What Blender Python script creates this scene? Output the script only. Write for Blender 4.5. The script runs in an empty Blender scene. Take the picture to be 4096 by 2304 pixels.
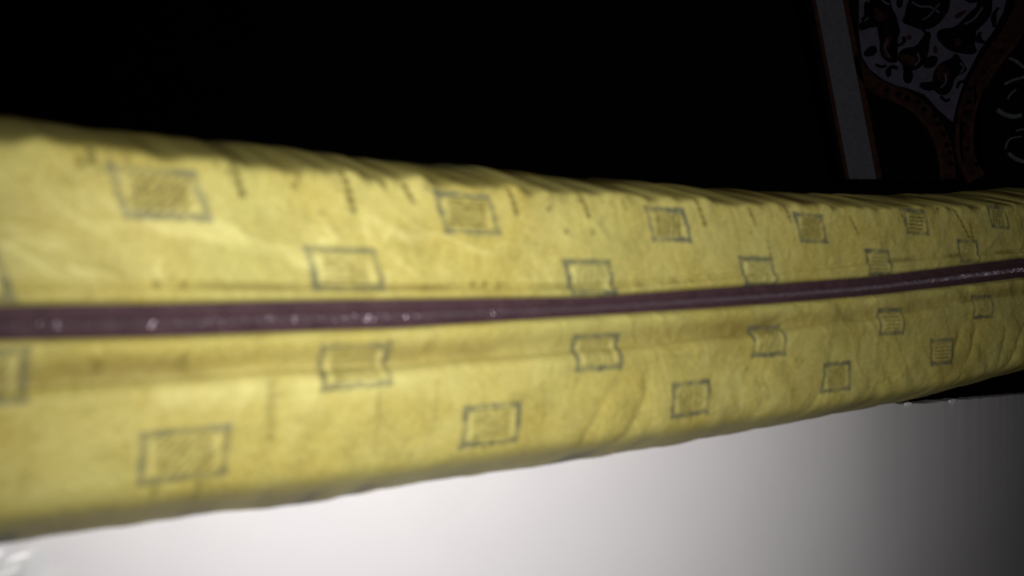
import bpy, bmesh, math, random
import numpy as np
from mathutils import Vector

random.seed(4)
rng = np.random.default_rng(11)
sc = bpy.context.scene
C = sc.collection

# ------------------------------------------------------------------ camera, world, flash, exposure
CAMZ = 0.62                      # lens height above the floor, metres
HFOV = math.radians(65.0)
F = 2048 / math.tan(HFOV / 2)    # focal length in photograph pixels (4096 wide)
cam = bpy.data.objects.new('camera', bpy.data.cameras.new('camera'))
C.objects.link(cam)
cam.location = (0, 0, CAMZ)
cam.rotation_euler = (math.radians(90), 0, 0)
cam.data.sensor_width = 36
cam.data.lens = 18 / math.tan(HFOV / 2)
cam.data.clip_start = 0.01
cam.data.clip_end = 50
cam.data.dof.use_dof = True
cam.data.dof.focus_distance = 0.95
cam.data.dof.aperture_fstop = 4.7
sc.camera = cam

world = bpy.data.worlds.new('World')
sc.world = world
world.use_nodes = True
world.node_tree.nodes['Background'].inputs[0].default_value = (0.004, 0.004, 0.005, 1)
world.node_tree.nodes['Background'].inputs[1].default_value = 0.05

fl = bpy.data.lights.new('phone_flash', 'SPOT')
fl.energy = 12.2
fl.color = (1.0, 0.98, 0.965)
fl.spot_size = math.radians(150)
fl.spot_blend = 1.0
fl.shadow_soft_size = 0.004
flash = bpy.data.objects.new('phone_flash', fl)
C.objects.link(flash)
flash.location = (0.026, -0.012, CAMZ + 0.003)
aim = Vector((0.150, 0.36, CAMZ + 0.030)) - flash.location
flash.rotation_euler = aim.to_track_quat('-Z', 'Y').to_euler()

sc.view_settings.view_transform = 'Standard'
sc.view_settings.look = 'None'
sc.view_settings.exposure = 0
sc.view_settings.gamma = 1

# ------------------------------------------------------------------ helpers
def tag(o, label=None, cat=None, kind=None, group=None):
    if label: o['label'] = label
    if cat: o['category'] = cat
    if kind: o['kind'] = kind
    if group: o['group'] = group
    return o

def empty(name, loc):
    o = bpy.data.objects.new(name, None)
    o.empty_display_size = 0.05
    o.location = loc
    C.objects.link(o)
    return o

def link_mesh(name, verts, faces, mat, parent=None, smooth=False):
    me = bpy.data.meshes.new(name)
    me.from_pydata([tuple(v) for v in verts], [], [tuple(f) for f in faces])
    me.materials.append(mat)
    if smooth:
        me.polygons.foreach_set('use_smooth', [True] * len(me.polygons))
    me.update()
    o = bpy.data.objects.new(name, me)
    C.objects.link(o)
    if parent is not None:
        o.parent = parent
        o.location = -parent.location if parent.parent is None else -(parent.location + parent.parent.location)
    return o

def grid_mesh(name, P, mat, parent=None, attrs=None):
    """P: (rows, cols, 3) world positions -> smooth quad mesh"""
    R, K = P.shape[:2]
    me = bpy.data.meshes.new(name)
    idx = np.arange(R * K).reshape(R, K)
    q = np.stack([idx[:-1, :-1], idx[:-1, 1:], idx[1:, 1:], idx[1:, :-1]], -1).reshape(-1, 4)
    me.vertices.add(R * K)
    me.vertices.foreach_set('co', P.reshape(-1).astype(np.float32))
    me.loops.add(q.size)
    me.loops.foreach_set('vertex_index', q.reshape(-1).astype(np.int32))
    me.polygons.add(len(q))
    me.polygons.foreach_set('loop_start', (np.arange(len(q)) * 4).astype(np.int32))
    me.polygons.foreach_set('loop_total', np.full(len(q), 4, np.int32))
    me.polygons.foreach_set('use_smooth', np.ones(len(q), bool))
    for k, a in (attrs or {}).items():
        at = me.attributes.new(k, 'FLOAT', 'POINT')
        at.data.foreach_set('value', a.reshape(-1).astype(np.float32))
    me.materials.append(mat)
    me.update(calc_edges=True)
    me.validate()
    o = bpy.data.objects.new(name, me)
    C.objects.link(o)
    if parent is not None:
        o.parent = parent
        o.location = -parent.location if parent.parent is None else -(parent.location + parent.parent.location)
    return o

def vnoise(x, y, seed=0):
    """smooth value noise in [-1, 1]"""
    x = np.asarray(x, float); y = np.asarray(y, float)
    xi = np.floor(x).astype(np.int64); yi = np.floor(y).astype(np.int64)
    fx = x - xi; fy = y - yi
    fx = fx * fx * fx * (fx * (fx * 6 - 15) + 10); fy = fy * fy * fy * (fy * (fy * 6 - 15) + 10)
    def h(a, b):
        n = (a * 374761393 + b * 668265263 + seed * 974634777) & 0xffffffff
        n = ((n ^ (n >> 13)) * 1274126177) & 0xffffffff
        n = n ^ (n >> 16)
        return (n & 0xffff) / 32767.5 - 1
    return ((h(xi, yi) * (1 - fx) + h(xi + 1, yi) * fx) * (1 - fy)
            + (h(xi, yi + 1) * (1 - fx) + h(xi + 1, yi + 1) * fx) * fy)

def sstep(a, b, x):
    t = np.clip((x - a) / (b - a), 0, 1)
    return t * t * (3 - 2 * t)

# ------------------------------------------------------------------ materials
def mat_new(name):
    m = bpy.data.materials.new(name)
    m.use_nodes = True
    nt = m.node_tree
    return m, nt, nt.nodes['Principled BSDF']

def node(nt, typ, **kw):
    n = nt.nodes.new(typ)
    for k, v in kw.items():
        setattr(n, k, v)
    return n

def mixc(nt, fac, a, b):
    n = nt.nodes.new('ShaderNodeMix'); n.data_type = 'RGBA'
    def put(sock, v):
        if isinstance(v, (tuple, float, int)):
            sock.default_value = v if not isinstance(v, tuple) else (*v, 1)
        else:
            nt.links.new(v, sock)
    put(n.inputs[0], fac); put(n.inputs[6], a); put(n.inputs[7], b)
    return n.outputs[2]

def noise(nt, scale, detail=3, rough=0.5, vec=None):
    n = node(nt, 'ShaderNodeTexNoise')
    n.inputs['Scale'].default_value = scale
    n.inputs['Detail'].default_value = detail
    n.inputs['Roughness'].default_value = rough
    if vec is not None: nt.links.new(vec, n.inputs['Vector'])
    return n.outputs['Fac']

def ramp(nt, fac, lo, hi):
    n = node(nt, 'ShaderNodeMapRange')
    n.inputs['From Min'].default_value = lo; n.inputs['From Max'].default_value = hi
    nt.links.new(fac, n.inputs['Value'])
    return n.outputs[0]

def bump(nt, b, height, strength, dist):
    n = node(nt, 'ShaderNodeBump')
    n.inputs['Strength'].default_value = strength
    n.inputs['Distance'].default_value = dist
    nt.links.new(height, n.inputs['Height'])
    nt.links.new(n.outputs[0], b.inputs['Normal'])

def mat_brocade():
    m, nt, b = mat_new('yellow_brocade')
    geo = node(nt, 'ShaderNodeNewGeometry').outputs['Position']
    base = mixc(nt, ramp(nt, noise(nt, 26, 4, 0.6, geo), 0.40, 0.62), (0.39, 0.305, 0.064), (0.475, 0.425, 0.150))
    base = mixc(nt, ramp(nt, noise(nt, 60, 3, 0.6, geo), 0.48, 0.72), base, (0.27, 0.225, 0.058))
    base = mixc(nt, ramp(nt, noise(nt, 11, 3, 0.6, geo), 0.48, 0.66), base, (0.385, 0.365, 0.125))
    base = mixc(nt, ramp(nt, noise(nt, 420, 2, 0.6, geo), 0.3, 0.75), base, (0.50, 0.435, 0.13))
    base = mixc(nt, ramp(nt, noise(nt, 1500, 1, 0.5, geo), 0.45, 0.75), base, (0.30, 0.26, 0.06))
    def attr(n):
        a = node(nt, 'ShaderNodeAttribute'); a.attribute_name = n
        return a.outputs['Fac']
    col = mixc(nt, attr('stain_shade'), base, (0.13, 0.085, 0.02))
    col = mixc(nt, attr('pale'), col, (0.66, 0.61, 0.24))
    col = mixc(nt, attr('motif'), col, (0.125, 0.105, 0.026))
    col = mixc(nt, attr('frame'), col, (0.088, 0.098, 0.068))
    nt.links.new(col, b.inputs['Base Color'])
    b.inputs['Roughness'].default_value = 0.5
    b.inputs['Specular IOR Level'].default_value = 0.10
    b.inputs['Sheen Weight'].default_value = 0.0
    bump(nt, b, noise(nt, 900, 2, 0.6, geo), 0.35, 0.0006)
    return m

def mat_simple(name, col, rough=0.6, spec=0.3, var=0.0, scale=40, bmp=0.0, bscale=300, metal=0.0):
    m, nt, b = mat_new(name)
    geo = node(nt, 'ShaderNodeNewGeometry').outputs['Position']
    if var:
        lo = tuple(c * (1 - var) for c in col); hi = tuple(min(1, c * (1 + var)) for c in col)
        nt.links.new(mixc(nt, ramp(nt, noise(nt, scale, 4, 0.6, geo), 0.3, 0.7), lo, hi), b.inputs['Base Color'])
    else:
        b.inputs['Base Color'].default_value = (*col, 1)
    b.inputs['Roughness'].default_value = rough
    b.inputs['Specular IOR Level'].default_value = spec
    b.inputs['Metallic'].default_value = metal
    if bmp:
        bump(nt, b, noise(nt, bscale, 3, 0.6, geo), bmp, 0.001)
    return m

M_CLOTH = mat_brocade()
M_TAPE = mat_simple('plum_tape', (0.054, 0.027, 0.033), 0.7, 0.2, 0.25, 120, 0.5, 900)
M_TEETH = mat_simple('plum_nylon_coil', (0.24, 0.19, 0.23), 0.36, 1.0, metal=0.6)
M_WHITE = mat_simple('white_laminate', (0.79, 0.765, 0.785), 0.55, 0.25, 0.015, 14, 0.05, 60)
M_CHIP = mat_simple('bare_chip', (0.85, 0.85, 0.86), 0.5, 0.4)
M_FILM = mat_simple('clear_white_film', (0.88, 0.88, 0.89), 0.30, 0.6)
M_WALL = mat_simple('dark_wall', (0.006, 0.006, 0.007), 0.9, 0.05, 0.3, 6)
M_FLOOR = mat_simple('dark_floor', (0.010, 0.009, 0.009), 0.8, 0.1, 0.3, 8)
M_BACK = mat_simple('black_pile', (0.0035, 0.003, 0.004), 0.95, 0.0, 0.4, 120, 0.6, 500)
M_STRIPE = mat_simple('grey_pile', (0.072, 0.071, 0.082), 0.95, 0.05, 0.15, 120, 0.6, 500)
M_FIELD = mat_simple('slate_pile', (0.060, 0.055, 0.079), 0.95, 0.05, 0.18, 120, 0.6, 500)
M_BAND = mat_simple('maroon_pile', (0.024, 0.0105, 0.0085), 0.95, 0.0, 0.5, 90, 0.6, 500)
M_RUST = mat_simple('rust_pile', (0.032, 0.0145, 0.009), 0.95, 0.0, 0.4, 90, 0.6, 500)
M_CURL = mat_simple('grey_green_yarn', (0.06, 0.07, 0.075), 0.9, 0.05, 0.3, 90)

# ------------------------------------------------------------------ geometry of the mattress edge
TH = math.radians(35.0)
ca, sa = math.cos(TH), math.sin(TH)
Z0 = 0.281                                  # distance to the near end in view
X0 = -2048 / F * Z0
SC = 4096 / 2576
def pos(s, r):                              # plan position: along the edge, set back from its face
    return X0 + s * ca - r * sa, Z0 + s * sa + r * ca
def s_of(px, r=0.0):                        # distance along the edge where a sight line meets it
    u = (np.asarray(px, float) - 2048) / F
    return (u * (Z0 + r * ca) - (X0 - r * sa)) / (ca - sa * u)

def table(*v):
    a = np.array(v, float).reshape(-1, 2) * SC
    xs = np.linspace(0, 4096, 1025)
    ys = np.interp(xs, a[:, 0], a[:, 1])
    k = np.hanning(61); k /= k.sum()
    pad = np.concatenate([2 * ys[0] - ys[30:0:-1], ys, 2 * ys[-1] - ys[-2:-32:-1]])
    return xs, np.convolve(pad, k, 'valid')

T_TOP = table(0,288, 200,314, 400,340, 600,354, 800,381, 1000,404, 1200,422, 1400,443, 1600,458, 1800,475, 2000,487, 2200,490, 2400,486, 2576,470)
T_ZT = table(0,770, 400,766, 800,757, 1200,752, 1500,748, 1800,726, 2000,712, 2200,697, 2400,672, 2576,650)
T_ZB = table(0,857, 400,848, 600,840, 800,832, 1000,826, 1200,813, 1400,800, 1800,775, 2000,760, 2200,743, 2400,720, 2576,698)
T_FO = table(0,978, 200,966, 400,955, 600,941, 800,929, 1000,916, 1200,901, 1400,886, 1600,870, 1800,847, 2000,826, 2200,800, 2400,766, 2576,738)
T_SEAM = table(0,722, 300,717, 870,724, 1500,721, 1967,682, 2300,650, 2576,630)
T_BOT = table(0,1367, 200,1337, 400,1310, 600,1283, 800,1260, 1000,1227, 1200,1192, 1400,1166, 1600,1132, 1800,1097, 2000,1062, 2200,1022, 2300,1002, 2400,974, 2576,929)

RT, RB = 0.052, 0.040                       # how far the rounded rims lie behind the face
def height(s, tab, r):
    px = np.linspace(0, 4096, 400)
    ss = s_of(px, r)
    _, Z = pos(ss, r)
    hh = -(np.interp(px, *tab) - 1152) / F * Z
    return np.interp(s, ss, hh)

S_A, S_B = -0.34, 1.25
i1 = np.arange(-0.03, 0.36, 0.0009)
i2 = np.arange(0.36, 0.86, 0.0013)
S = np.concatenate([np.linspace(S_A, -0.03, 60, endpoint=False), i1, i2, np.linspace(0.86, S_B, 60)])
NS = len(S)
hZT, hZB = height(S, T_ZT, 0), height(S, T_ZB, 0)
hFO, hSE = height(S, T_FO, 0.003), height(S, T_SEAM, 0.001)
hMID = 0.5 * (hZT + hZB)
def rim_profile(W, par):
    R, w0, e = par                                   # depth of the turned rim, where it starts, softness of the corner
    c = np.clip((W - w0) / (1 - w0), -1, 1)
    g = 0.5 * (c + np.sqrt(c * c + e * e))
    g1 = 0.5 * (1 + math.sqrt(1 + e * e)); g0 = 0.5 * (-1 + math.sqrt(1 + e * e))
    g = (g - g0) / (g1 - g0)
    return R * (g + 0.18 * np.clip(c, 0, 1) ** 7)
def par_up(s):
    k = sstep(0.0, 0.6, s)
    return 0.086 - 0.032 * k, 0.690 + 0.075 * k, 0.10
def par_lo(s):
    k = sstep(0.0, 0.6, s)
    return 0.060 - 0.004 * k, 0.72 + 0.05 * k, 0.26
def solve_rim(tab, h0, prof, sign):
    """rim height whose outline, seen past the rounded edge, follows the measured one"""
    ss = np.linspace(-0.03, 0.95, 300)
    b0 = np.interp(ss, S, h0)
    prof = prof(ss)
    hh = height(ss, tab, float(np.mean(prof[0])) * 0.8)
    w = np.linspace(0, 1, 160)[:, None]
    r = rim_profile(w, prof)
    bins = np.linspace(0, 4096, 129)
    for _ in range(6):
        H = b0 + w * (hh - b0)
        X, Z = pos(ss[None], r)
        px = 2048 + F * X / Z; py = 1152 - F * H / Z
        want = np.interp(px, *tab)
        gap = sign * (want - py)                     # >0: still inside the outline
        g = gap.min(0) * Z[-1] / F
        ok = (px.min(0) < 4090) & (px.max(0) > 0)
        g = np.interp(ss, ss[ok], g[ok])
        hh = hh + (g if sign < 0 else -g)
    k = np.hanning(9); k /= k.sum()
    hh = np.convolve(np.concatenate([np.full(4, hh[0]), hh, np.full(4, hh[-1])]), k, 'valid')
    return np.interp(S, ss, hh)
hT = solve_rim(T_TOP, hZT, par_up, -1)
hB = solve_rim(T_BOT, hZB, par_lo, 1)

mattress = empty('mattress', (pos(0.3, 0.2)[0], pos(0.3, 0.2)[1], CAMZ - 0.10))
tag(mattress, 'yellow brocade mattress with little squares and a plum zip along its edge', 'mattress')

DEPTH = 0.55
def place(Sg, Rg, Hg):
    """end-rounding then to world space"""
    Sg = Sg.copy(); Hg = Hg.copy()
    x, y = pos(Sg, Rg)
    return np.stack([x, y, Hg + CAMZ], -1)

def end_round(Sg, Hg):
    mid = np.broadcast_to(hMID, Hg.shape)
    d0 = np.clip((S_A + 0.05 - Sg) / 0.05, 0, 1); d1 = np.clip((Sg - (S_B - 0.05)) / 0.05, 0, 1)
    k = np.sqrt(np.clip(1 - np.maximum(d0, d1) ** 2, 0, 1))
    return mid + (Hg - mid) * k

# ---- woven pattern, measured on the cloth
PER = None
def fit_row(xs, y0s=None):
    ss = s_of(np.array(xs, float) * SC)
    k = np.arange(len(ss)); p, a = np.polyfit(k, ss, 1)
    return a, p, ss
def hz(x, y):                               # height on the face of photograph point (2576 wide)
    s = s_of(x * SC); _, Z = pos(s, 0)
    return -(y * SC - 1152) / F * Z

def rect_dist(Sg, Hg, s0, h0, w, h, shear=0.0):
    dx = np.abs(Sg - s0 - shear * (Hg - h0)) - w / 2
    dy = np.abs(Hg - h0) - h / 2
    return np.maximum(dx, dy), dx, dy

def pattern(Sg, Hg, squares, strokes, dots):
    frame = np.zeros_like(Sg); motif = np.zeros_like(Sg); pale = np.zeros_like(Sg)
    wob = 0.0005 * vnoise(Sg * 500, Hg * 500, 3)
    patch = np.clip(0.5 + 0.45 * vnoise(Sg * 130, Hg * 130, 5) + 0.35 * vnoise(Sg * 420, Hg * 420, 6), 0, 1)
    for n, (s0, h0, w, h, sh, gain) in enumerate(squares):
        cs = np.nonzero(np.abs(S - s0) < 0.06)[0]
        if not len(cs): continue
        sl = slice(cs[0], cs[-1] + 1)
        d, dx, dy = rect_dist(Sg[:, sl] + wob[:, sl], Hg[:, sl] + wob[:, sl], s0, h0, w, h, sh)
        t = 0.0031
        frame_alpha = 0.80 + 0.20 * float(sstep(0.05, 0.3, s0))  # near frames weakened in colour to imitate sheen and lens blur
        fr = sstep(0.0005, -0.0004, d) * sstep(-t - 0.0006, -t + 0.0004, d) * (0.34 + 0.58 * patch[:, sl])
        # heavier corners
        cr = sstep(-0.0055, -0.001, np.minimum(dx, dy)) * sstep(0.0006, -0.0005, d)
        fr = np.maximum(fr, 0.9 * cr)
        frame[:, sl] = np.maximum(frame[:, sl], fr * frame_alpha)
        ins = sstep(-t - 0.0002, -t - 0.0022, d)
        lx = Sg[:, sl] - s0; ly = Hg[:, sl] - h0
        core = sstep(1.0, 0.75, np.maximum(np.abs(lx) / (w * 0.37), np.abs(ly) / (h * 0.37)))
        kind = n % 3
        if kind == 0: st = np.sin((lx - 0.9 * ly) * 2 * math.pi / 0.0042 + 1.0 * vnoise(lx * 200, ly * 200, n))
        elif kind == 1: st = np.sin(ly * 2 * math.pi / 0.0029 + 0.5 * vnoise(lx * 300, ly * 300, n))
        else: st = np.sin((lx + 0.5 * ly) * 2 * math.pi / 0.0040 + 1.2 * vnoise(lx * 200, ly * 200, n)) * np.sign(np.sin(ly * 2 * math.pi / 0.008))
        mo = core * (0.42 + 0.40 * st + 0.16 * vnoise(lx * 380, ly * 440, 200 + n) + 0.2 * vnoise(lx * 900, ly * 900, 300 + n))
        motif[:, sl] = np.maximum(motif[:, sl], np.clip(np.clip(mo, 0, 1) * 0.95 * gain, 0, 1))
        pale[:, sl] = np.maximum(pale[:, sl], ins * (1 - 0.6 * core) * (0.25 + 0.4 * patch[:, sl]) * (1.6 - 0.9 * gain))
    for (s0, h0, h1, sh, wd, a) in strokes:
        cs = np.nonzero(np.abs(S - s0) < 0.05)[0]
        if not len(cs): continue
        sl = slice(cs[0], cs[-1] + 1)
        hh = Hg[:, sl]; x = Sg[:, sl] - s0 - sh * (hh - h1)
        seg = sstep(h1 - 0.001, h1 + 0.001, hh) * sstep(h0 + 0.001, h0 - 0.001, hh)
        dash = 0.78 + 0.22 * np.sin(hh * 2 * math.pi / 0.0042)
        wd = wd * 1.35
        f = sstep(wd, wd * 0.35, np.abs(x + wob[:, sl] * 1.2)) * seg * dash * min(1.0, a * 2.1)
        motif[:, sl] = np.maximum(motif[:, sl], f)
    for (s0, h0, r, a) in dots:
        cs = np.nonzero(np.abs(S - s0) < 0.02)[0]
        if not len(cs): continue
        sl = slice(cs[0], cs[-1] + 1)
        d = np.hypot((Sg[:, sl] - s0) , Hg[:, sl] - h0) + wob[:, sl]
        motif[:, sl] = np.maximum(motif[:, sl], sstep(r, r * 0.3, d) * a)
    return frame, motif, pale

def squares_at(pts, w, h, sh, gain=1.0):
    out = []
    for p in pts:
        x, y = p[:2]
        out.append((float(s_of(x * SC)), float(hz(x, y)), w, h, p[2] if len(p) > 2 else sh, gain))
    return out
def strokes_at(pts):
    out = []
    for (xa, ya, xb, yb, wd, a) in pts:
        s_a, h_a, s_b, h_b = float(s_of(xa * SC)), float(hz(xa, ya)), float(s_of(xb * SC)), float(hz(xb, yb))
        out.append((s_b, h_a, h_b, (s_a - s_b) / (h_a - h_b), wd, a))
    return out
def dots_at(pts):
    return [(float(s_of(x * SC)), float(hz(x, y)), r, a) for (x, y, r, a) in pts]

def ridge(x, y, seed, p=7):
    """thin sharp creases: 1 on the crease, 0 away from it"""
    wx = 0.35 * vnoise(x * 1.7, y * 1.7, seed + 11); wy = 0.35 * vnoise(x * 1.7, y * 1.7, seed + 12)
    return (1 - np.abs(vnoise(x + wx, y + wy, seed))) ** p

def cloth_noise(Sg, Hg, seed):
    w = 0.0006 * vnoise(Sg * 28, Hg * 34, seed) + 0.0004 * vnoise(Sg * 62 + 0.5 * Hg * 60, Hg * 70, seed + 1)
    gate = sstep(-0.1, 0.5, vnoise(Sg * 9, Hg * 16, seed + 5))
    far = 0.75 - 0.3 * sstep(0.3, 0.6, Sg)
    w -= 0.0010 * far * gate * ridge(Sg * 34 + 26 * Hg, Hg * 30 - 8 * Sg, seed + 3)
    w -= 0.0006 * far * ridge(Sg * 60 - 50 * Hg, Hg * 62, seed + 4) * sstep(-0.3, 0.4, vnoise(Sg * 13, Hg * 20, seed + 6))
    w += 0.0005 * far * ridge(Sg * 75 + 20 * Hg, Hg * 48, seed + 7, 9)
    w += 0.00016 * vnoise(Sg * 170, Hg * 160, seed + 2) + 0.00008 * vnoise(Sg * 420, Hg * 400, seed + 8)
    return w

# ---- upper half of the cover
wl = np.concatenate([np.linspace(0, 0.12, 50, endpoint=False), np.linspace(0.12, 0.70, 150, endpoint=False), np.linspace(0.70, 1, 120)])
NB = 26
nr = len(wl)
W = wl[:, None]
Sg = np.broadcast_to(S, (nr, NS)).copy()
span = (hT - hZT)[None]
Hg = hZT[None] + W * span
pu = par_up(S)
cren = -0.036 * np.abs(vnoise(S * 56, 0 * S, 171)) ** 2 * 1.3 + 0.022 * vnoise(S * 90, 0 * S, 172) + 0.012
wob_up = (pu[0], pu[1] + cren, pu[2])
Rg = rim_profile(W, wob_up) + 0.001 * W + np.zeros_like(Sg)
# turned-in lip along the zip, stitched groove above it
dlip = Hg - hZT[None]
Rg += 0.0032 * np.clip(1 - dlip / 0.0028, 0, 1) ** 2
dse = Hg - hSE[None]
groove_amp = 0.9 + 0.5 * vnoise(Sg * 9, 0 * Sg, 77)
Rg += 0.0013 * groove_amp * np.exp(-(dse / 0.0013) ** 2) - 0.0009 * np.exp(-((dse + 0.0035) / 0.0024) ** 2)
# puckers gathered along the top rim
rim = sstep(0.70, 0.97, W) * 1.0
q = Sg + 0.16 * (Hg - hT[None])
puck = vnoise(q * 62, 0.3 * W + 0 * Sg, 21) * 0.55 + vnoise(q * 125, 0.5 * W + 0 * Sg, 22) * 0.42 + vnoise(q * 26, 0 * Sg, 23) * 0.5
sharp = -np.abs(vnoise(q * 48, 0.7 * W + 0 * Sg, 24)) ** 0.6
Rg += rim * (0.0007 * puck) + rim * 0.0009 * (sharp + 0.6)
Hg += sstep(0.8, 1.0, W) * 0.0009 * (vnoise(S * 55, 0 * S, 31) + 0.6 * vnoise(S * 110, 0 * S, 32))[None]
# slanting drag wrinkles near the zip at the near end
drag = 0.7 * ridge((Sg + 1.6 * (Hg - hZT[None])) * 34, (Hg - hZT[None]) * 60, 41, 4) + 0.4 * ridge((Sg + 1.3 * (Hg - hZT[None])) * 70, (Hg - hZT[None]) * 80, 42, 4)
near = sstep(0.36, 0.12, Sg) * sstep(0.05, 0.15, W) * sstep(0.62, 0.30, W)
Rg -= 0.0013 * near * drag
Rg += cloth_noise(Sg, Hg, 50)
# diagonal creases at the far end
fc = sstep(0.55, 0.66, Sg)
Rg += fc * 0.0022 * (np.abs(vnoise((Sg - 0.9 * Hg) * 34, Hg * 12, 61)) - 0.3) * sstep(0.05, 0.25, W)

A_sq = [(405,487),(1178,536),(1685,565),(2042,574),(2306,558),(2514,546)]
B_sq = [(-128,690),(870,677),(1487,698),(1908,684),(2212,660),(2437,632)]
sq = squares_at(A_sq, 0.0330, 0.0205, -0.34, 1.4) + squares_at(B_sq, 0.0340, 0.0198, -0.33, 0.75)
st = strokes_at([
    (590,405,612,500,0.0016,0.55),(865,425,893,540,0.0017,0.65),(228,370,232,415,0.0018,0.5),
    (960,440,975,480,0.0014,0.45),(1018,460,1042,512,0.0017,0.7),(1283,470,1302,545,0.0015,0.5),(1460,475,1482,550,0.0015,0.6),
    (1755,500,1775,570,0.0015,0.65),(1885,520,1905,570,0.0014,0.5),(1980,520,1992,560,0.0014,0.5),(2140,545,2160,590,0.0014,0.5),
    (2265,520,2280,570,0.0014,0.5),(2400,515,2440,600,0.0022,0.8),(2440,560,2450,610,0.0018,0.6),(1930,600,1940,650,0.0012,0.3)])
rs = random.Random(9)
for _ in range(46):  # random dark streaks that paint in the fold shade of the puckers
    xx = rs.uniform(180, 2480); yt = float(np.interp(xx * SC, *T_TOP)) / SC + (62 - 0.014 * xx) + rs.uniform(-8, 14); ln = rs.uniform(18, 60) * (1 - xx / 4400)
    st += strokes_at([(xx, yt, xx + ln * 0.26, yt + ln, rs.uniform(0.0008, 0.0016), rs.uniform(0.12, 0.34))])
dt = dots_at([(742,466,0.0022,0.75),(806,537,0.0020,0.6),(1383,525,0.0024,0.75),(1425,583,0.0024,0.7),(1490,585,0.0022,0.55),
              (560,628,0.002,0.25),(395,716,0.0022,0.8),(460,718,0.0022,0.75),(1190,716,0.0026,0.6),(1222,717,0.0026,0.7),(1258,718,0.0024,0.6),
              (1700,705,0.0026,0.6),(1740,708,0.0024,0.6),(1610,716,0.0024,0.45),(1825,560,0.002,0.5),(1890,585,0.002,0.5),(2090,590,0.002,0.4),
              (2115,545,0.002,0.4),(2200,600,0.002,0.4),(2290,600,0.002,0.4),(1075,720,0.0018,0.4),(700,726,0.002,0.35),(1950,715,0.002,0.4)])
fr_, mo_, pa_ = pattern(Sg, Hg, sq, st, dt)
# pucker shade painted as short slanting dark streaks below the rim
q2 = Sg + 0.22 * (Hg - hT[None])
rim_dark = sstep(0.25, 0.75, vnoise(q2 * 85, W * 3.0 + 0 * Sg, 81)) * sstep(0.66, 0.84, W + 0.07 * vnoise(q2 * 70, 0 * Sg, 83))
seam_dark = np.exp(-(dse / 0.0016) ** 2) * sstep(-0.2, 0.6, vnoise(Sg * 24, 0 * Sg, 84)) * 0.5  # broken dark line along the stitched groove
blue = sstep(0.35, 0.6, vnoise(q2 * 40 + 7, 0 * Sg, 85)) * sstep(0.90, 0.94, W) * sstep(0.5, 0.2, Sg) * 0.7
fr_ = np.maximum(fr_, blue)
stain_shade = np.clip(1.0 * rim_dark + seam_dark + 0.10 * sstep(0.2, 0.8, vnoise(Sg * 30, Hg * 40, 86)), 0, 1)
sheen = 0.45 * near * sstep(0.3, 0.9, drag)  # satin highlight on the drag wrinkles, painted as paler colour
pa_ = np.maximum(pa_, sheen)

def wrap(Sg, Hg, Rg, hRim, rRim, attrs, up):
    """carry the cloth over the rim, back across the mattress and down its far side"""
    K = NB
    t = np.linspace(0, 1, K)[1:]
    rb = rRim + (DEPTH - rRim) * t
    last_h = Hg[-1]; last_r = Rg[-1]
    last_r = rRim + (last_r - rRim) * 1.0
    back_r = last_r[None] + (DEPTH - last_r[None]) * t[:, None]
    back_h = hRim[None] + (last_h - hRim)[None] * np.exp(-t[:, None] * 7) - up * 0.004 * t[:, None] ** 1.5 + 0.0009 * vnoise(np.broadcast_to(S, (K - 1, NS)) * 40, back_r * 40, 90)
    t2 = np.linspace(0, 1, 10)[1:]
    far_r = np.broadcast_to(DEPTH + 0.025 * np.sin(t2 * math.pi / 2)[:, None], (9, NS))
    far_h = back_h[-1][None] + (hMID[None] - back_h[-1][None]) * t2[:, None]
    S2 = np.broadcast_to(S, (nr + K - 1 + 9, NS)).copy()
    H2 = np.concatenate([Hg, back_h, far_h]); R2 = np.concatenate([Rg, back_r, far_r])
    H2 = end_round(S2, H2)
    A2 = {k: np.concatenate([a, np.zeros((K - 1 + 9, NS))]) for k, a in attrs.items()}
    return place(S2, R2, H2), A2

# tucked edge behind the lip
def with_tuck(P_S, H, R, attrs, sign):
    t = np.linspace(1, 0, 7)[:-1][:, None]
    Ht = H[0][None] + sign * 0.0006 * t
    Rt = R[0][None] + 0.0045 * t ** 0.8
    return (np.concatenate([Ht, H]), np.concatenate([Rt, R]), {k: np.concatenate([np.repeat(a[:1], 6, 0), a]) for k, a in attrs.items()})

H_, R_, A_ = with_tuck(Sg, Hg, Rg, dict(frame=fr_, motif=mo_, pale=pa_, stain_shade=stain_shade), 1)
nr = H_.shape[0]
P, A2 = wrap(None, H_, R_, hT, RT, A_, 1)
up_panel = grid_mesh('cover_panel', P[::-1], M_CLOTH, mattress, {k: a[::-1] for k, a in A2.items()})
tag(up_panel, 'puckered cloth panel on the side of the zip away from the white board')

# ---- lower half of the cover
wl = np.concatenate([np.linspace(0, 0.40, 150, endpoint=False), np.linspace(0.40, 0.72, 80, endpoint=False), np.linspace(0.72, 1, 90)])
nr = len(wl); W = wl[:, None]
Sg = np.broadcast_to(S, (nr, NS)).copy()
Hg = hZB[None] + W * (hB - hZB)[None]
Rg = rim_profile(W, par_lo(S)) + np.zeros_like(Sg)
d = hZB[None] - Hg                                   # distance below the zip
dF = (hZB - hFO)[None]
dF = dF + 0.0009 * vnoise(Sg * 30, 0 * Sg, 101) 
tq = np.clip(d / dF, 0, 1)
lip = 0.0032 * np.clip(1 - d / 0.0028, 0, 1) ** 2
flapdepth = 0.0050 * (0.95 + 0.25 * vnoise(Sg * 14, 0 * Sg, 102)) * (1 - 0.65 * sstep(0.25, 0.6, Sg))
slope = flapdepth * sstep(0.10, 1.0, tq) * np.where(d <= dF, 1.0, 0.0)
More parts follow.
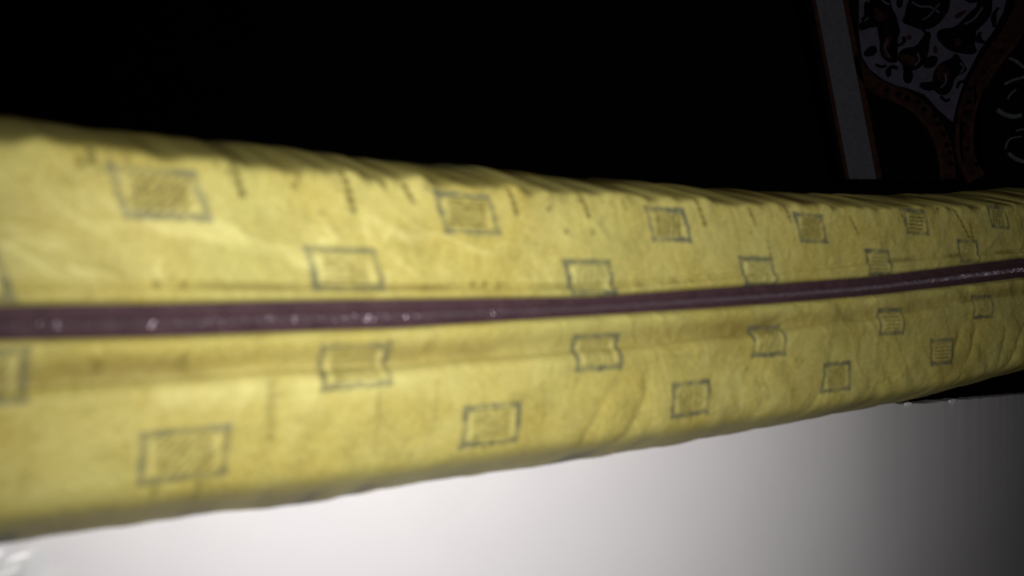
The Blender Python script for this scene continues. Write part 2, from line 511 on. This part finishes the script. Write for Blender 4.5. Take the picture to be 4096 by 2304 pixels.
after = flapdepth * np.exp(-np.clip((d - dF), 0, 1) / 0.0016) * np.where(d > dF, 1.0, 0.0)
Rg += lip + slope + after - 0.0010 * np.exp(-((d - dF - 0.006) / 0.004) ** 2)
fm = sstep(0.0, 0.25, tq) * np.where(d <= dF, 1.0, 0.0)
fold = vnoise((Sg - 1.6 * d) * 46, d * 40 + 0 * Sg, 103)
Rg += fm * 0.0014 * fold * sstep(0.05, 0.3, Sg)
# diagonal creases over the lower face
cz = vnoise((Sg + 0.55 * d) * 34, (d - 0.2 * Sg) * 22, 104)
Rg -= 0.0018 * (np.abs(cz) ** 0.8) * sstep(0.22, 0.5, W) * (0.25 + 0.75 * sstep(0.14, 0.26, Sg))
cz2 = vnoise((Sg - 0.9 * d) * 70, d * 30, 105)
Rg += 0.0009 * cz2 * sstep(0.3, 0.6, W) * sstep(0.1, 0.3, Sg)
rimw = sstep(0.74, 0.98, W)
q = Sg - 0.35 * d
Rg += rimw * (0.0016 * vnoise(q * 48, W + 0 * Sg, 106) + 0.0010 * vnoise(q * 100, W + 0 * Sg, 107))
Hg += sstep(0.8, 1, W) * 0.0005 * (vnoise(S * 34, 0 * S, 108))[None]
Rg += cloth_noise(Sg, Hg, 120)

C_sq = [(-72,952),(900,920),(1507,886),(1935,858),(2242,809),(2472,772)]
D_sq = [(467,1143),(1238,1068),(1738,1003),(2102,948),(2366,884)]
sq = squares_at(C_sq, 0.0345, 0.0205, 0.05, 0.8) + squares_at(D_sq, 0.0345, 0.0215, 0.06)
st = strokes_at([(682,950,680,1110,0.0022,0.45),(950,1000,945,1150,0.0014,0.28),(1100,950,1098,1060,0.0014,0.28),(1365,960,1370,1060,0.0014,0.3),
                 (248,905,243,945,0.0024,0.65),(468,885,458,935,0.0024,0.6),(1085,855,1080,890,0.002,0.4),(1180,860,1172,890,0.002,0.4),
                 (390,1205,388,1262,0.0022,0.5),(508,1205,498,1280,0.0020,0.5),(1560,880,1555,920,0.0016,0.3),(1622,930,1618,980,0.0016,0.3),
                 (1800,880,1800,925,0.0014,0.3),(2020,900,2000,930,0.0018,0.4),(2210,830,2206,890,0.0016,0.4),(2290,820,2290,870,0.0016,0.35),
                 (2460,860,2462,910,0.0016,0.4)])
dt = dots_at([(1240,1118,0.0022,0.7),(1225,1130,0.002,0.5),(1040,1145,0.0022,0.25),(1700,900,0.0022,0.3),(1900,960,0.003,0.35),(1880,930,0.003,0.3),
              (2000,905,0.003,0.35),(2440,850,0.003,0.4),(1930,1000,0.0025,0.3)])
st = [(a, b, c, e, w_, al * 0.42) for (a, b, c, e, w_, al) in st]
fr_, mo_, pa_ = pattern(Sg, Hg, sq, st, dt)
rim_dark = sstep(0.2, 0.8, vnoise((Sg - 0.3 * d) * 60, d * 40, 131)) * sstep(0.70, 0.95, W) * 0.5  # dark mottling, stronger towards the bottom rim
crease_shade = fm * sstep(0.2, 0.7, tq) * (0.30 + 0.25 * sstep(0.0, 0.7, vnoise(Sg * 40, d * 60, 132)))  # fold shade painted down the flap towards its crease
stain_shade = np.clip(rim_dark + crease_shade + 0.14 * sstep(0.1, 0.8, vnoise(Sg * 26, Hg * 34, 133)) * (0.4 + sstep(0.1, 0.4, Sg)), 0, 1)
for bx, bw in ((20, 0.0042), (800, 0.004), (940, 0.0042), (1480, 0.016)):
    sb = float(s_of(bx * SC, 0.02))
    fr_ = np.maximum(fr_, 0.75 * sstep(bw, bw * 0.5, np.abs(Sg - sb)) * sstep(0.80, 0.86, W))
pale_b = 0.55 * sstep(0.02, 0.05, Sg) * sstep(0.33, 0.1, Sg) * np.exp(-((d - dF - 0.007) / 0.008) ** 2) * (0.6 + 0.4 * vnoise(Sg * 90, d * 90, 134))  # highlight just below the fold, painted as a paler band
pa_ = np.maximum(pa_, np.clip(pale_b, 0, 1))
H_, R_, A_ = with_tuck(Sg, Hg, Rg, dict(frame=fr_, motif=mo_, pale=pa_, stain_shade=stain_shade), -1)
nr = H_.shape[0]
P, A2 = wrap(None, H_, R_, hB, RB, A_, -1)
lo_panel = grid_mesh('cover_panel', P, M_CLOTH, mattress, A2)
tag(lo_panel, 'folded and creased cloth panel between the zip and the white board')

# ---- zip: two woven tapes with a nylon coil between
zipper = empty('zipper', (0, 0, 0))
zipper.parent = mattress
zipper.location = Vector((*pos(0.3, 0.0), CAMZ)) - mattress.location
tag(zipper, 'long plum zip sewn into the mattress edge')
i_s = (S > S_A + 0.052) & (S < S_B - 0.052)
Sz = S[i_s][::2]
def zh(t):                                          # height across the zip opening, 0 top to 1 bottom
    zt = np.interp(Sz, S, hZT) + 0.0016; zb = np.interp(Sz, S, hZB) - 0.0016
    return zt + (zb - zt) * t
TC = 0.60
def tape(t0, t1, ridge):
    tt = np.linspace(t0, t1, 26)[:, None]
    H = zh(tt)
    R = 0.0052 - 0.0011 * np.exp(-((tt - ridge) / 0.07) ** 2) + 0 * H
    R += 0.00025 * vnoise(np.broadcast_to(Sz, H.shape) * 60, tt * 9 + 0 * H, 140) 
    R += 0.00012 * np.sin(tt * 120) + 0 * H
    SS = np.broadcast_to(Sz, H.shape)
    x, y = pos(SS, R)
    Pf = np.stack([x, y, H + CAMZ], -1)
    x, y = pos(SS, R + 0.0006)
    Pb = np.stack([x, y, H + CAMZ], -1)
    return np.concatenate([Pf, Pb[::-1], Pf[:1]])
for (a, b_, r) in ((-0.02, TC - 0.012, 0.40), (TC + 0.012, 1.02, 0.80)):
    o = grid_mesh('zipper_tape', tape(a, b_, r), M_TAPE, zipper)
# coil: small overlapping loops, alternate sides
verts, faces = [], []
pitch = 0.0019
s_list = np.arange(-0.06, 0.95, pitch)
NL, NC = 7, 5
for k, s0 in enumerate(s_list):
    zt = np.interp(s0, S, hZT); zb = np.interp(s0, S, hZB)
    hw = (zt - zb)
    hc = zt + (zb - zt) * TC
    jit = random.uniform(-1, 1)
    half = hw * 0.085
    tilt = random.gauss(0, 0.10)
    side = 1 if k % 2 else -1
    base = len(verts)
    for i in range(NL):
        f = i / (NL - 1)
        hh = hc + side * half * (1.25 - 2.1 * f) + jit * 0.00008
        rr = 0.0049 - 0.0017 * math.sin(math.pi * min(1, max(0, f + tilt))) - 0.00012 * jit
        for j in range(NC):
            an = 2 * math.pi * j / NC + 0.3 * jit
            rad = 0.00058
            x, y = pos(s0 + rad * math.cos(an) + 0.0007 * (f - 0.5), rr + rad * 0.8 * math.sin(an))
            verts.append((x, y, hh + CAMZ))
    for i in range(NL - 1):
        for j in range(NC):
            a = base + i * NC + j; b2 = base + i * NC + (j + 1) % NC
            faces.append((a, b2, b2 + NC, a + NC))
    faces.append(tuple(base + j for j in range(NC))[::-1]); faces.append(tuple(base + (NL - 1) * NC + j for j in range(NC)))
teeth = link_mesh('zipper_teeth', verts, faces, M_TEETH, zipper, smooth=False)
teeth['kind'] = 'stuff'

# ------------------------------------------------------------------ white board the mattress lies on
board = empty('bed_board', (*pos(0.35, 0.05), 0.0))
tag(board, 'smooth white bed side board with a worn edge beneath the yellow mattress', 'board')
RBD = 0.060
bs = np.linspace(-0.5, 2.2, 500)
ang = TH + math.radians(11) * sstep(0.30, 0.86, bs)
db = bs[1] - bs[0]
bx = np.concatenate([[0], np.cumsum(np.cos(0.5 * (ang[1:] + ang[:-1])) * db)])
by = np.concatenate([[0], np.cumsum(np.sin(0.5 * (ang[1:] + ang[:-1])) * db)])
o_ = pos(bs[0], RBD); bx += o_[0]; by += o_[1]
def bpos(s, back):
    a = np.interp(s, bs, ang)
    return np.interp(s, bs, bx) - back * np.sin(a), np.interp(s, bs, by) + back * np.cos(a)
bpx = 2048 + F * bx / by
bpx[by < 0.05] = -9999
def bs_of(px):
    k = (bpx > -3000) & (bs < 2.2)
    return float(np.interp(px, bpx[k], bs[k]))
s3, s4 = bs_of(3640), bs_of(4096)
def edge_h(s, py):
    return -(py - 1152) / F * float(np.interp(s, bs, by))
h3, h4 = edge_h(s3, 1617), edge_h(s4, 1577)
along = (bx - pos(0, 0)[0]) * ca + (by - pos(0, 0)[1]) * sa
under = np.interp(along, S, hB) + 0.006
line = h3 + (bs - s3) * (h4 - h3) / (s4 - s3)
kb = sstep(s3 - 0.14, s3 - 0.02, bs)
top = under * (1 - kb) + line * kb
kk = np.hanning(25); kk /= kk.sum()
top = np.convolve(np.concatenate([np.full(12, top[0]), top, np.full(12, top[-1])]), kk, 'valid')
top += 0.0005 * vnoise(bs * 60, 0 * bs, 151) * sstep(s3 - 0.1, s3, bs)
prof = [(0, -1), (0, -0.3), (0, -0.0016), (0.0005, -0.0006), (0.0016, 0.0), (0.009, 0.0), (0.018, -0.0004), (0.018, -0.3), (0.018, -1), (0, -1)]
Pb = np.zeros((len(prof), len(bs), 3))
for i, (r, dh) in enumerate(prof):
    x, y = bpos(bs, r)
    h = top + CAMZ + dh if dh > -0.2 else np.full_like(bs, 0.02 if dh < -0.9 else 0.30)
    Pb[i] = np.stack([x, y, h], -1)
panel = grid_mesh('board_panel', Pb[::-1], M_WHITE, board)
for p in panel.data.polygons: p.use_smooth = True
panel.data.set_sharp_from_angle(angle=math.radians(30))
# little lifted flakes on the worn far part of the edge
def flake(s, ln, hg):
    h = float(np.interp(s, bs, top)) + CAMZ
    ring = [(0, 0.0008), (ln * 0.5, 0.0012), (ln, -0.0002), (ln * 0.92, -hg), (ln * 0.6, -hg * 0.75), (ln * 0.2, -hg * 0.4)]
    v = []
    for off in (-0.0011, 0.0006):
        for k, (a, z) in enumerate(ring):
            x, y = bpos(s + a, off - (0.0012 if off < 0 and 2 <= k <= 4 else 0)); v.append((x, y, h + z))
    n = len(ring)
    f = [tuple(range(n))[::-1], tuple(range(n, 2 * n))] + [(i, (i + 1) % n, n + (i + 1) % n, n + i) for i in range(n)]
    return link_mesh('edge_flake', v, f, M_CHIP, board)
for px, ln, hg in ((3795, 0.020, 0.0055), (3618, 0.014, 0.003)):
    flake(bs_of(px), ln, hg)

# crumpled film stuck on the board at the near end
an = np.linspace(0, 2 * math.pi, 97); rho = np.linspace(0, 1, 40)[:, None]
rim_r = 0.030 * (1 + 0.35 * vnoise(np.cos(an) * 2.2 + 5, np.sin(an) * 2.2 + 5, 163) + 0.15 * vnoise(np.cos(an) * 6 + 9, np.sin(an) * 6 + 9, 164))
FS = -0.008 + rho * rim_r * np.cos(an); FH = -0.026 + rho * rim_r * 0.95 * np.sin(an)
dent = np.abs(vnoise(FS * 100 + 0.6 * FH * 80, FH * 70, 161)) + 0.5 * np.abs(vnoise(FS * 200, FH * 170, 162))
FR = -0.0005 - 0.0028 * dent * sstep(1.0, 0.5, rho)
tb = np.interp(FS, bs, top) + CAMZ + FH
def fpos(back):
    x, y = bpos(FS, 0.0); return np.stack([x - back * sa, y + back * ca, tb], -1)
film = grid_mesh('plastic_film', np.concatenate([fpos(FR), fpos(FR + 0.0003)[::-1]]), M_FILM)
tag(film, 'scrap of crumpled shiny white film clinging to the white board', 'plastic film')

# ------------------------------------------------------------------ rug hung in the dark behind
YR = 1.28
def rp(cx, cy, dy=0.0):                      # point on the rug
    px = 3200 + cx * 0.5523; py = cy * 0.5523
    return ((px - 2048) / F * YR, YR - dy, -(py - 1152) / F * YR + CAMZ)
rug = empty('wall_rug', (0.62, YR + 0.012, CAMZ + 0.17))
tag(rug, 'dark ornamental rug with a pale grey stripe hanging in shadow behind the mattress', 'rug')
def plate(name, pts, d0, d1, m, smooth_n=0, label=None):
    if smooth_n:
        for _ in range(smooth_n):            # corner cutting
            q = []
            for i in range(len(pts)):
                a = pts[i]; b = pts[(i + 1) % len(pts)]
                q.append((a[0] * .75 + b[0] * .25, a[1] * .75 + b[1] * .25)); q.append((a[0] * .25 + b[0] * .75, a[1] * .25 + b[1] * .75))
            pts = q
    n = len(pts)
    bm = bmesh.new()
    fv = [bm.verts.new(rp(x, y, d1)) for x, y in pts]
    bv = [bm.verts.new(rp(x, y, d0)) for x, y in pts]
    caps = [bm.faces.new(fv), bm.faces.new(bv[::-1])]
    for i in range(n):
        bm.faces.new((fv[i], bv[i], bv[(i + 1) % n], fv[(i + 1) % n]))
    bmesh.ops.triangulate(bm, faces=caps)
    bmesh.ops.recalc_face_normals(bm, faces=bm.faces)
    me = bpy.data.meshes.new(name); bm.to_mesh(me); bm.free()
    me.materials.append(m)
    o = bpy.data.objects.new(name, me); C.objects.link(o)
    o.parent = rug; o.location = -rug.location
    if label: o['label'] = label
    return o
def ribbon(name, path, w, d0, d1, m, label=None):
    p = np.array(path, float)
    t = np.linspace(0, len(p) - 1, (len(p) - 1) * 6 + 1)
    k = np.arange(len(p))
    # Catmull-like smoothing
    q = np.stack([np.interp(t, k, p[:, 0]), np.interp(t, k, p[:, 1])], -1)
    for _ in range(6):
        q[1:-1] = 0.25 * q[:-2] + 0.5 * q[1:-1] + 0.25 * q[2:]
    tn = np.gradient(q, axis=0); tn /= np.linalg.norm(tn, axis=1, keepdims=True) + 1e-9
    nn = np.stack([-tn[:, 1], tn[:, 0]], -1)
    ww = np.interp(t, k, w if hasattr(w, '__len__') else [w] * len(p))[:, None]
    pts = [tuple(a) for a in q + nn * ww / 2] + [tuple(a) for a in (q - nn * ww / 2)[::-1]]
    return plate(name, pts, d0, d1, m, 0, label)

plate('backing', [(-140, -900), (2900, -900), (3100, 1310), (330, 1310), (300, 1290)], -0.010, 0.0, M_BACK)
plate('border_stripe', [(-60, -900), (132, -900), (545, 1298), (352, 1298)], -0.001, 0.0035, M_STRIPE, 0, 'pale grey border stripe')
for (a, b) in (([(-86, -900), (-62, -900), (350, 1298), (326, 1298)], 0), ([(134, -900), (166, -900), (590, 1296), (547, 1298)], 0)):
    plate('stripe_edging', a, -0.001, 0.003, M_RUST)
field = [(430, -420), (520, -620), (900, -800), (1280, -640), (1500, -380), (1520, -160), (1490, 0), (1465, 90), (1400, 220), (1290, 375), (1195, 560), (1135, 740), (1102, 885),
         (1000, 795), (900, 685), (780, 640), (700, 622), (600, 578), (505, 505), (445, 410), (425, 240), (425, 0)]
plate('motif_field', field, -0.001, 0.002, M_FIELD, 0, 'slate blue ogee field')
scrolls = [
 [(760,60),(800,-40),(820,-260),(1020,-280),(1075,-60),(1080,60),(1040,130),(980,195),(920,218),(860,218),(800,192),(725,168),(755,110)],
 [(500,-120),(640,-100),(650,60),(690,110),(700,170),(722,235),(690,300),(640,340),(645,380),(705,430),(690,462),(620,452),(575,400),(570,300),(612,212),(520,195),(428,235),(420,165),(495,150),(510,60)],
 [(945,255),(932,300),(922,400),(885,465),(860,500),(800,520),(740,520),(738,468),(690,425),(735,350),(830,345),(880,275),(915,225)],
 [(1000,212),(1120,205),(1200,110),(1290,40),(1290,-120),(1380,-140),(1385,60),(1365,140),(1250,245),(1232,285),(1275,370),(1262,395),(1210,398),(1120,385),(1040,352),(975,265)],
 [(955,530),(1015,450),(1090,430),(1120,375),(1180,470),(1210,520),(1112,560),(1096,640),(1060,692),(1000,692),(962,650),(930,665),(860,640),(858,598),(960,600)],
 [(450,392),(490,342),(540,330),(556,380),(520,412),(470,414)],
 [(738,545),(750,500),(815,520),(806,592),(780,614),(745,592)],
 [(560,-330),(700,-420),(800,-380),(760,-300),(640,-260)], [(1180,-330),(1320,-420),(1400,-330),(1300,-260)],
 [(890,430),(960,400),(1000,430),(960,500),(880,495)],
]
for p in scrolls:
    plate('scroll', p, 0.0022, 0.0038, M_BACK, 2)
for p in ([(530,60),(560,70),(590,105),(632,112),(610,150),(560,165),(530,140)], [(615,270),(660,270),(640,330),(620,390),(665,420),(640,440),(592,410),(582,340)],
          [(1110,110),(1200,70),(1190,100),(1140,140),(1110,140)], [(1100,290),(1150,280),(1160,330),(1120,350)], [(700,400),(780,395),(850,440),(800,480),(735,470)],
          [(960,500),(1020,470),(1080,520),(1060,600),(1000,600)], [(960,330),(985,350),(985,395),(955,390)], [(760,265),(795,258),(800,290),(770,296)]):
    plate('petal', p, 0.0039, 0.0047, M_BAND, 1)
for p, w in (([(470,20),(500,60),(480,120),(440,150)],26), ([(1150,-40),(1240,20),(1300,-20),(1330,-90)],34), ([(1430,60),(1380,120),(1400,200)],22), ([(640,560),(620,520),(660,480),(700,500)],26),
             ([(1210,560),(1180,600),(1150,590),(1130,640)],22), ([(880,620),(920,600),(960,640)],20), ([(720,60),(700,20),(730,-30)],28), ([(660,350),(720,330),(760,300),(740,270)],20),
             ([(1010,700),(1050,740),(1080,720)],20), ([(1300,240),(1260,300),(1330,310)],22), ([(540,470),(580,490),(620,480)],20), ([(880,215),(920,260),(900,300)],18)):
    ribbon('tendril', p, w, 0.0022, 0.0036, M_BACK)
for p, w in (([(800,20),(860,60),(930,50),(1000,100)],12), ([(880,150),(930,120),(1000,30)],10), ([(1180,180),(1250,150),(1310,60)],14), ([(640,420),(600,360),(620,300)],9),
             ([(1010,640),(1050,600),(1040,540)],12), ([(840,390),(860,440),(820,480)],12), ([(1150,460),(1180,500),(1150,530)],10), ([(560,-60),(590,20),(640,40)],12)):
    ribbon('vein', p, w, 0.0039, 0.0048, M_FIELD)
left_path = [(380,420),(480,575),(570,645),(700,690),(840,760),(940,870),(1015,1000),(1055,1150),(1065,1298)]
right_path = [(1640,-300),(1640,60),(1500,290),(1360,470),(1262,640),(1200,790),(1180,940),(1178,1090),(1215,1200),(1270,1298)]
ribbon('ogee_band', left_path, [60,95,110,110,115,110,105,105,105], -0.001, 0.003, M_BAND)
ribbon('ogee_band', right_path, [150,150,145,140,125,115,120,130,130,130], -0.001, 0.0034, M_BAND)
def offset(path, o):
    p = np.array(path, float); tn = np.gradient(p, axis=0); tn /= np.linalg.norm(tn, axis=1, keepdims=True)
    return [tuple(v) for v in p + np.stack([-tn[:, 1], tn[:, 0]], -1) * o]
ribbon('band_edging', offset(left_path, 46)[3:], 24, 0.0031, 0.0042, M_RUST)
ribbon('band_edging', offset(left_path, -42)[5:], 22, 0.0031, 0.0042, M_RUST)
ribbon('band_edging', offset(right_path, -52)[2:], 24, 0.0035, 0.0044, M_RUST)
ribbon('band_edging', offset(right_path, 48)[5:], 22, 0.0035, 0.0044, M_RUST)
dotpts = [(620,655),(705,690),(770,715),(845,745),(890,795),(962,842),(992,900),(1030,972),(1055,1050),(1078,1110),(1085,1190),
          (1200,1080),(1270,1190),(1170,985),(1180,905),(1205,820),(1210,740),(1225,650),(1320,530),(1450,380),(1430,620)][:-1]
for (x, y) in dotpts:
    r = 19
    plate('knot', [(x + r * math.cos(a) * 1.1, y + r * math.sin(a)) for a in np.linspace(0, 2 * math.pi, 9)[:-1]], 0.0036, 0.0046, M_BACK)
for p, w in (([(1510,425),(1560,440),(1625,500),(1700,520)], 16), ([(1480,610),(1540,580),(1600,565),(1680,540)], 18), ([(1425,795),(1470,830),(1540,850),(1600,835)], 28),
             ([(1505,1110),(1550,1150),(1620,1175),(1700,1170)], 26), ([(1485,1080),(1490,1040),(1520,1000),(1600,990)], 10), ([(1560,950),(1610,935),(1670,940)], 10), ([(1500,720),(1520,680),(1560,650)], 12)):
    ribbon('curl', p, w, -0.0005, 0.0022, M_CURL)

# ------------------------------------------------------------------ room
def box(name, lo, hi, m):
    (x0, y0, z0), (x1, y1, z1) = lo, hi
    v = [(x0, y0, z0), (x1, y0, z0), (x1, y1, z0), (x0, y1, z0), (x0, y0, z1), (x1, y0, z1), (x1, y1, z1), (x0, y1, z1)]
    f = [(0, 3, 2, 1), (4, 5, 6, 7), (0, 1, 5, 4), (1, 2, 6, 5), (2, 3, 7, 6), (3, 0, 4, 7)]
    return link_mesh(name, v, f, m)
tag(box('wall', (-3.5, 2.4, 0.0), (4.5, 2.55, 2.7), M_WALL), kind='structure')
tag(box('floor', (-3.5, -1.5, -0.1), (4.5, 2.4, 0.0), M_FLOOR), kind='structure')
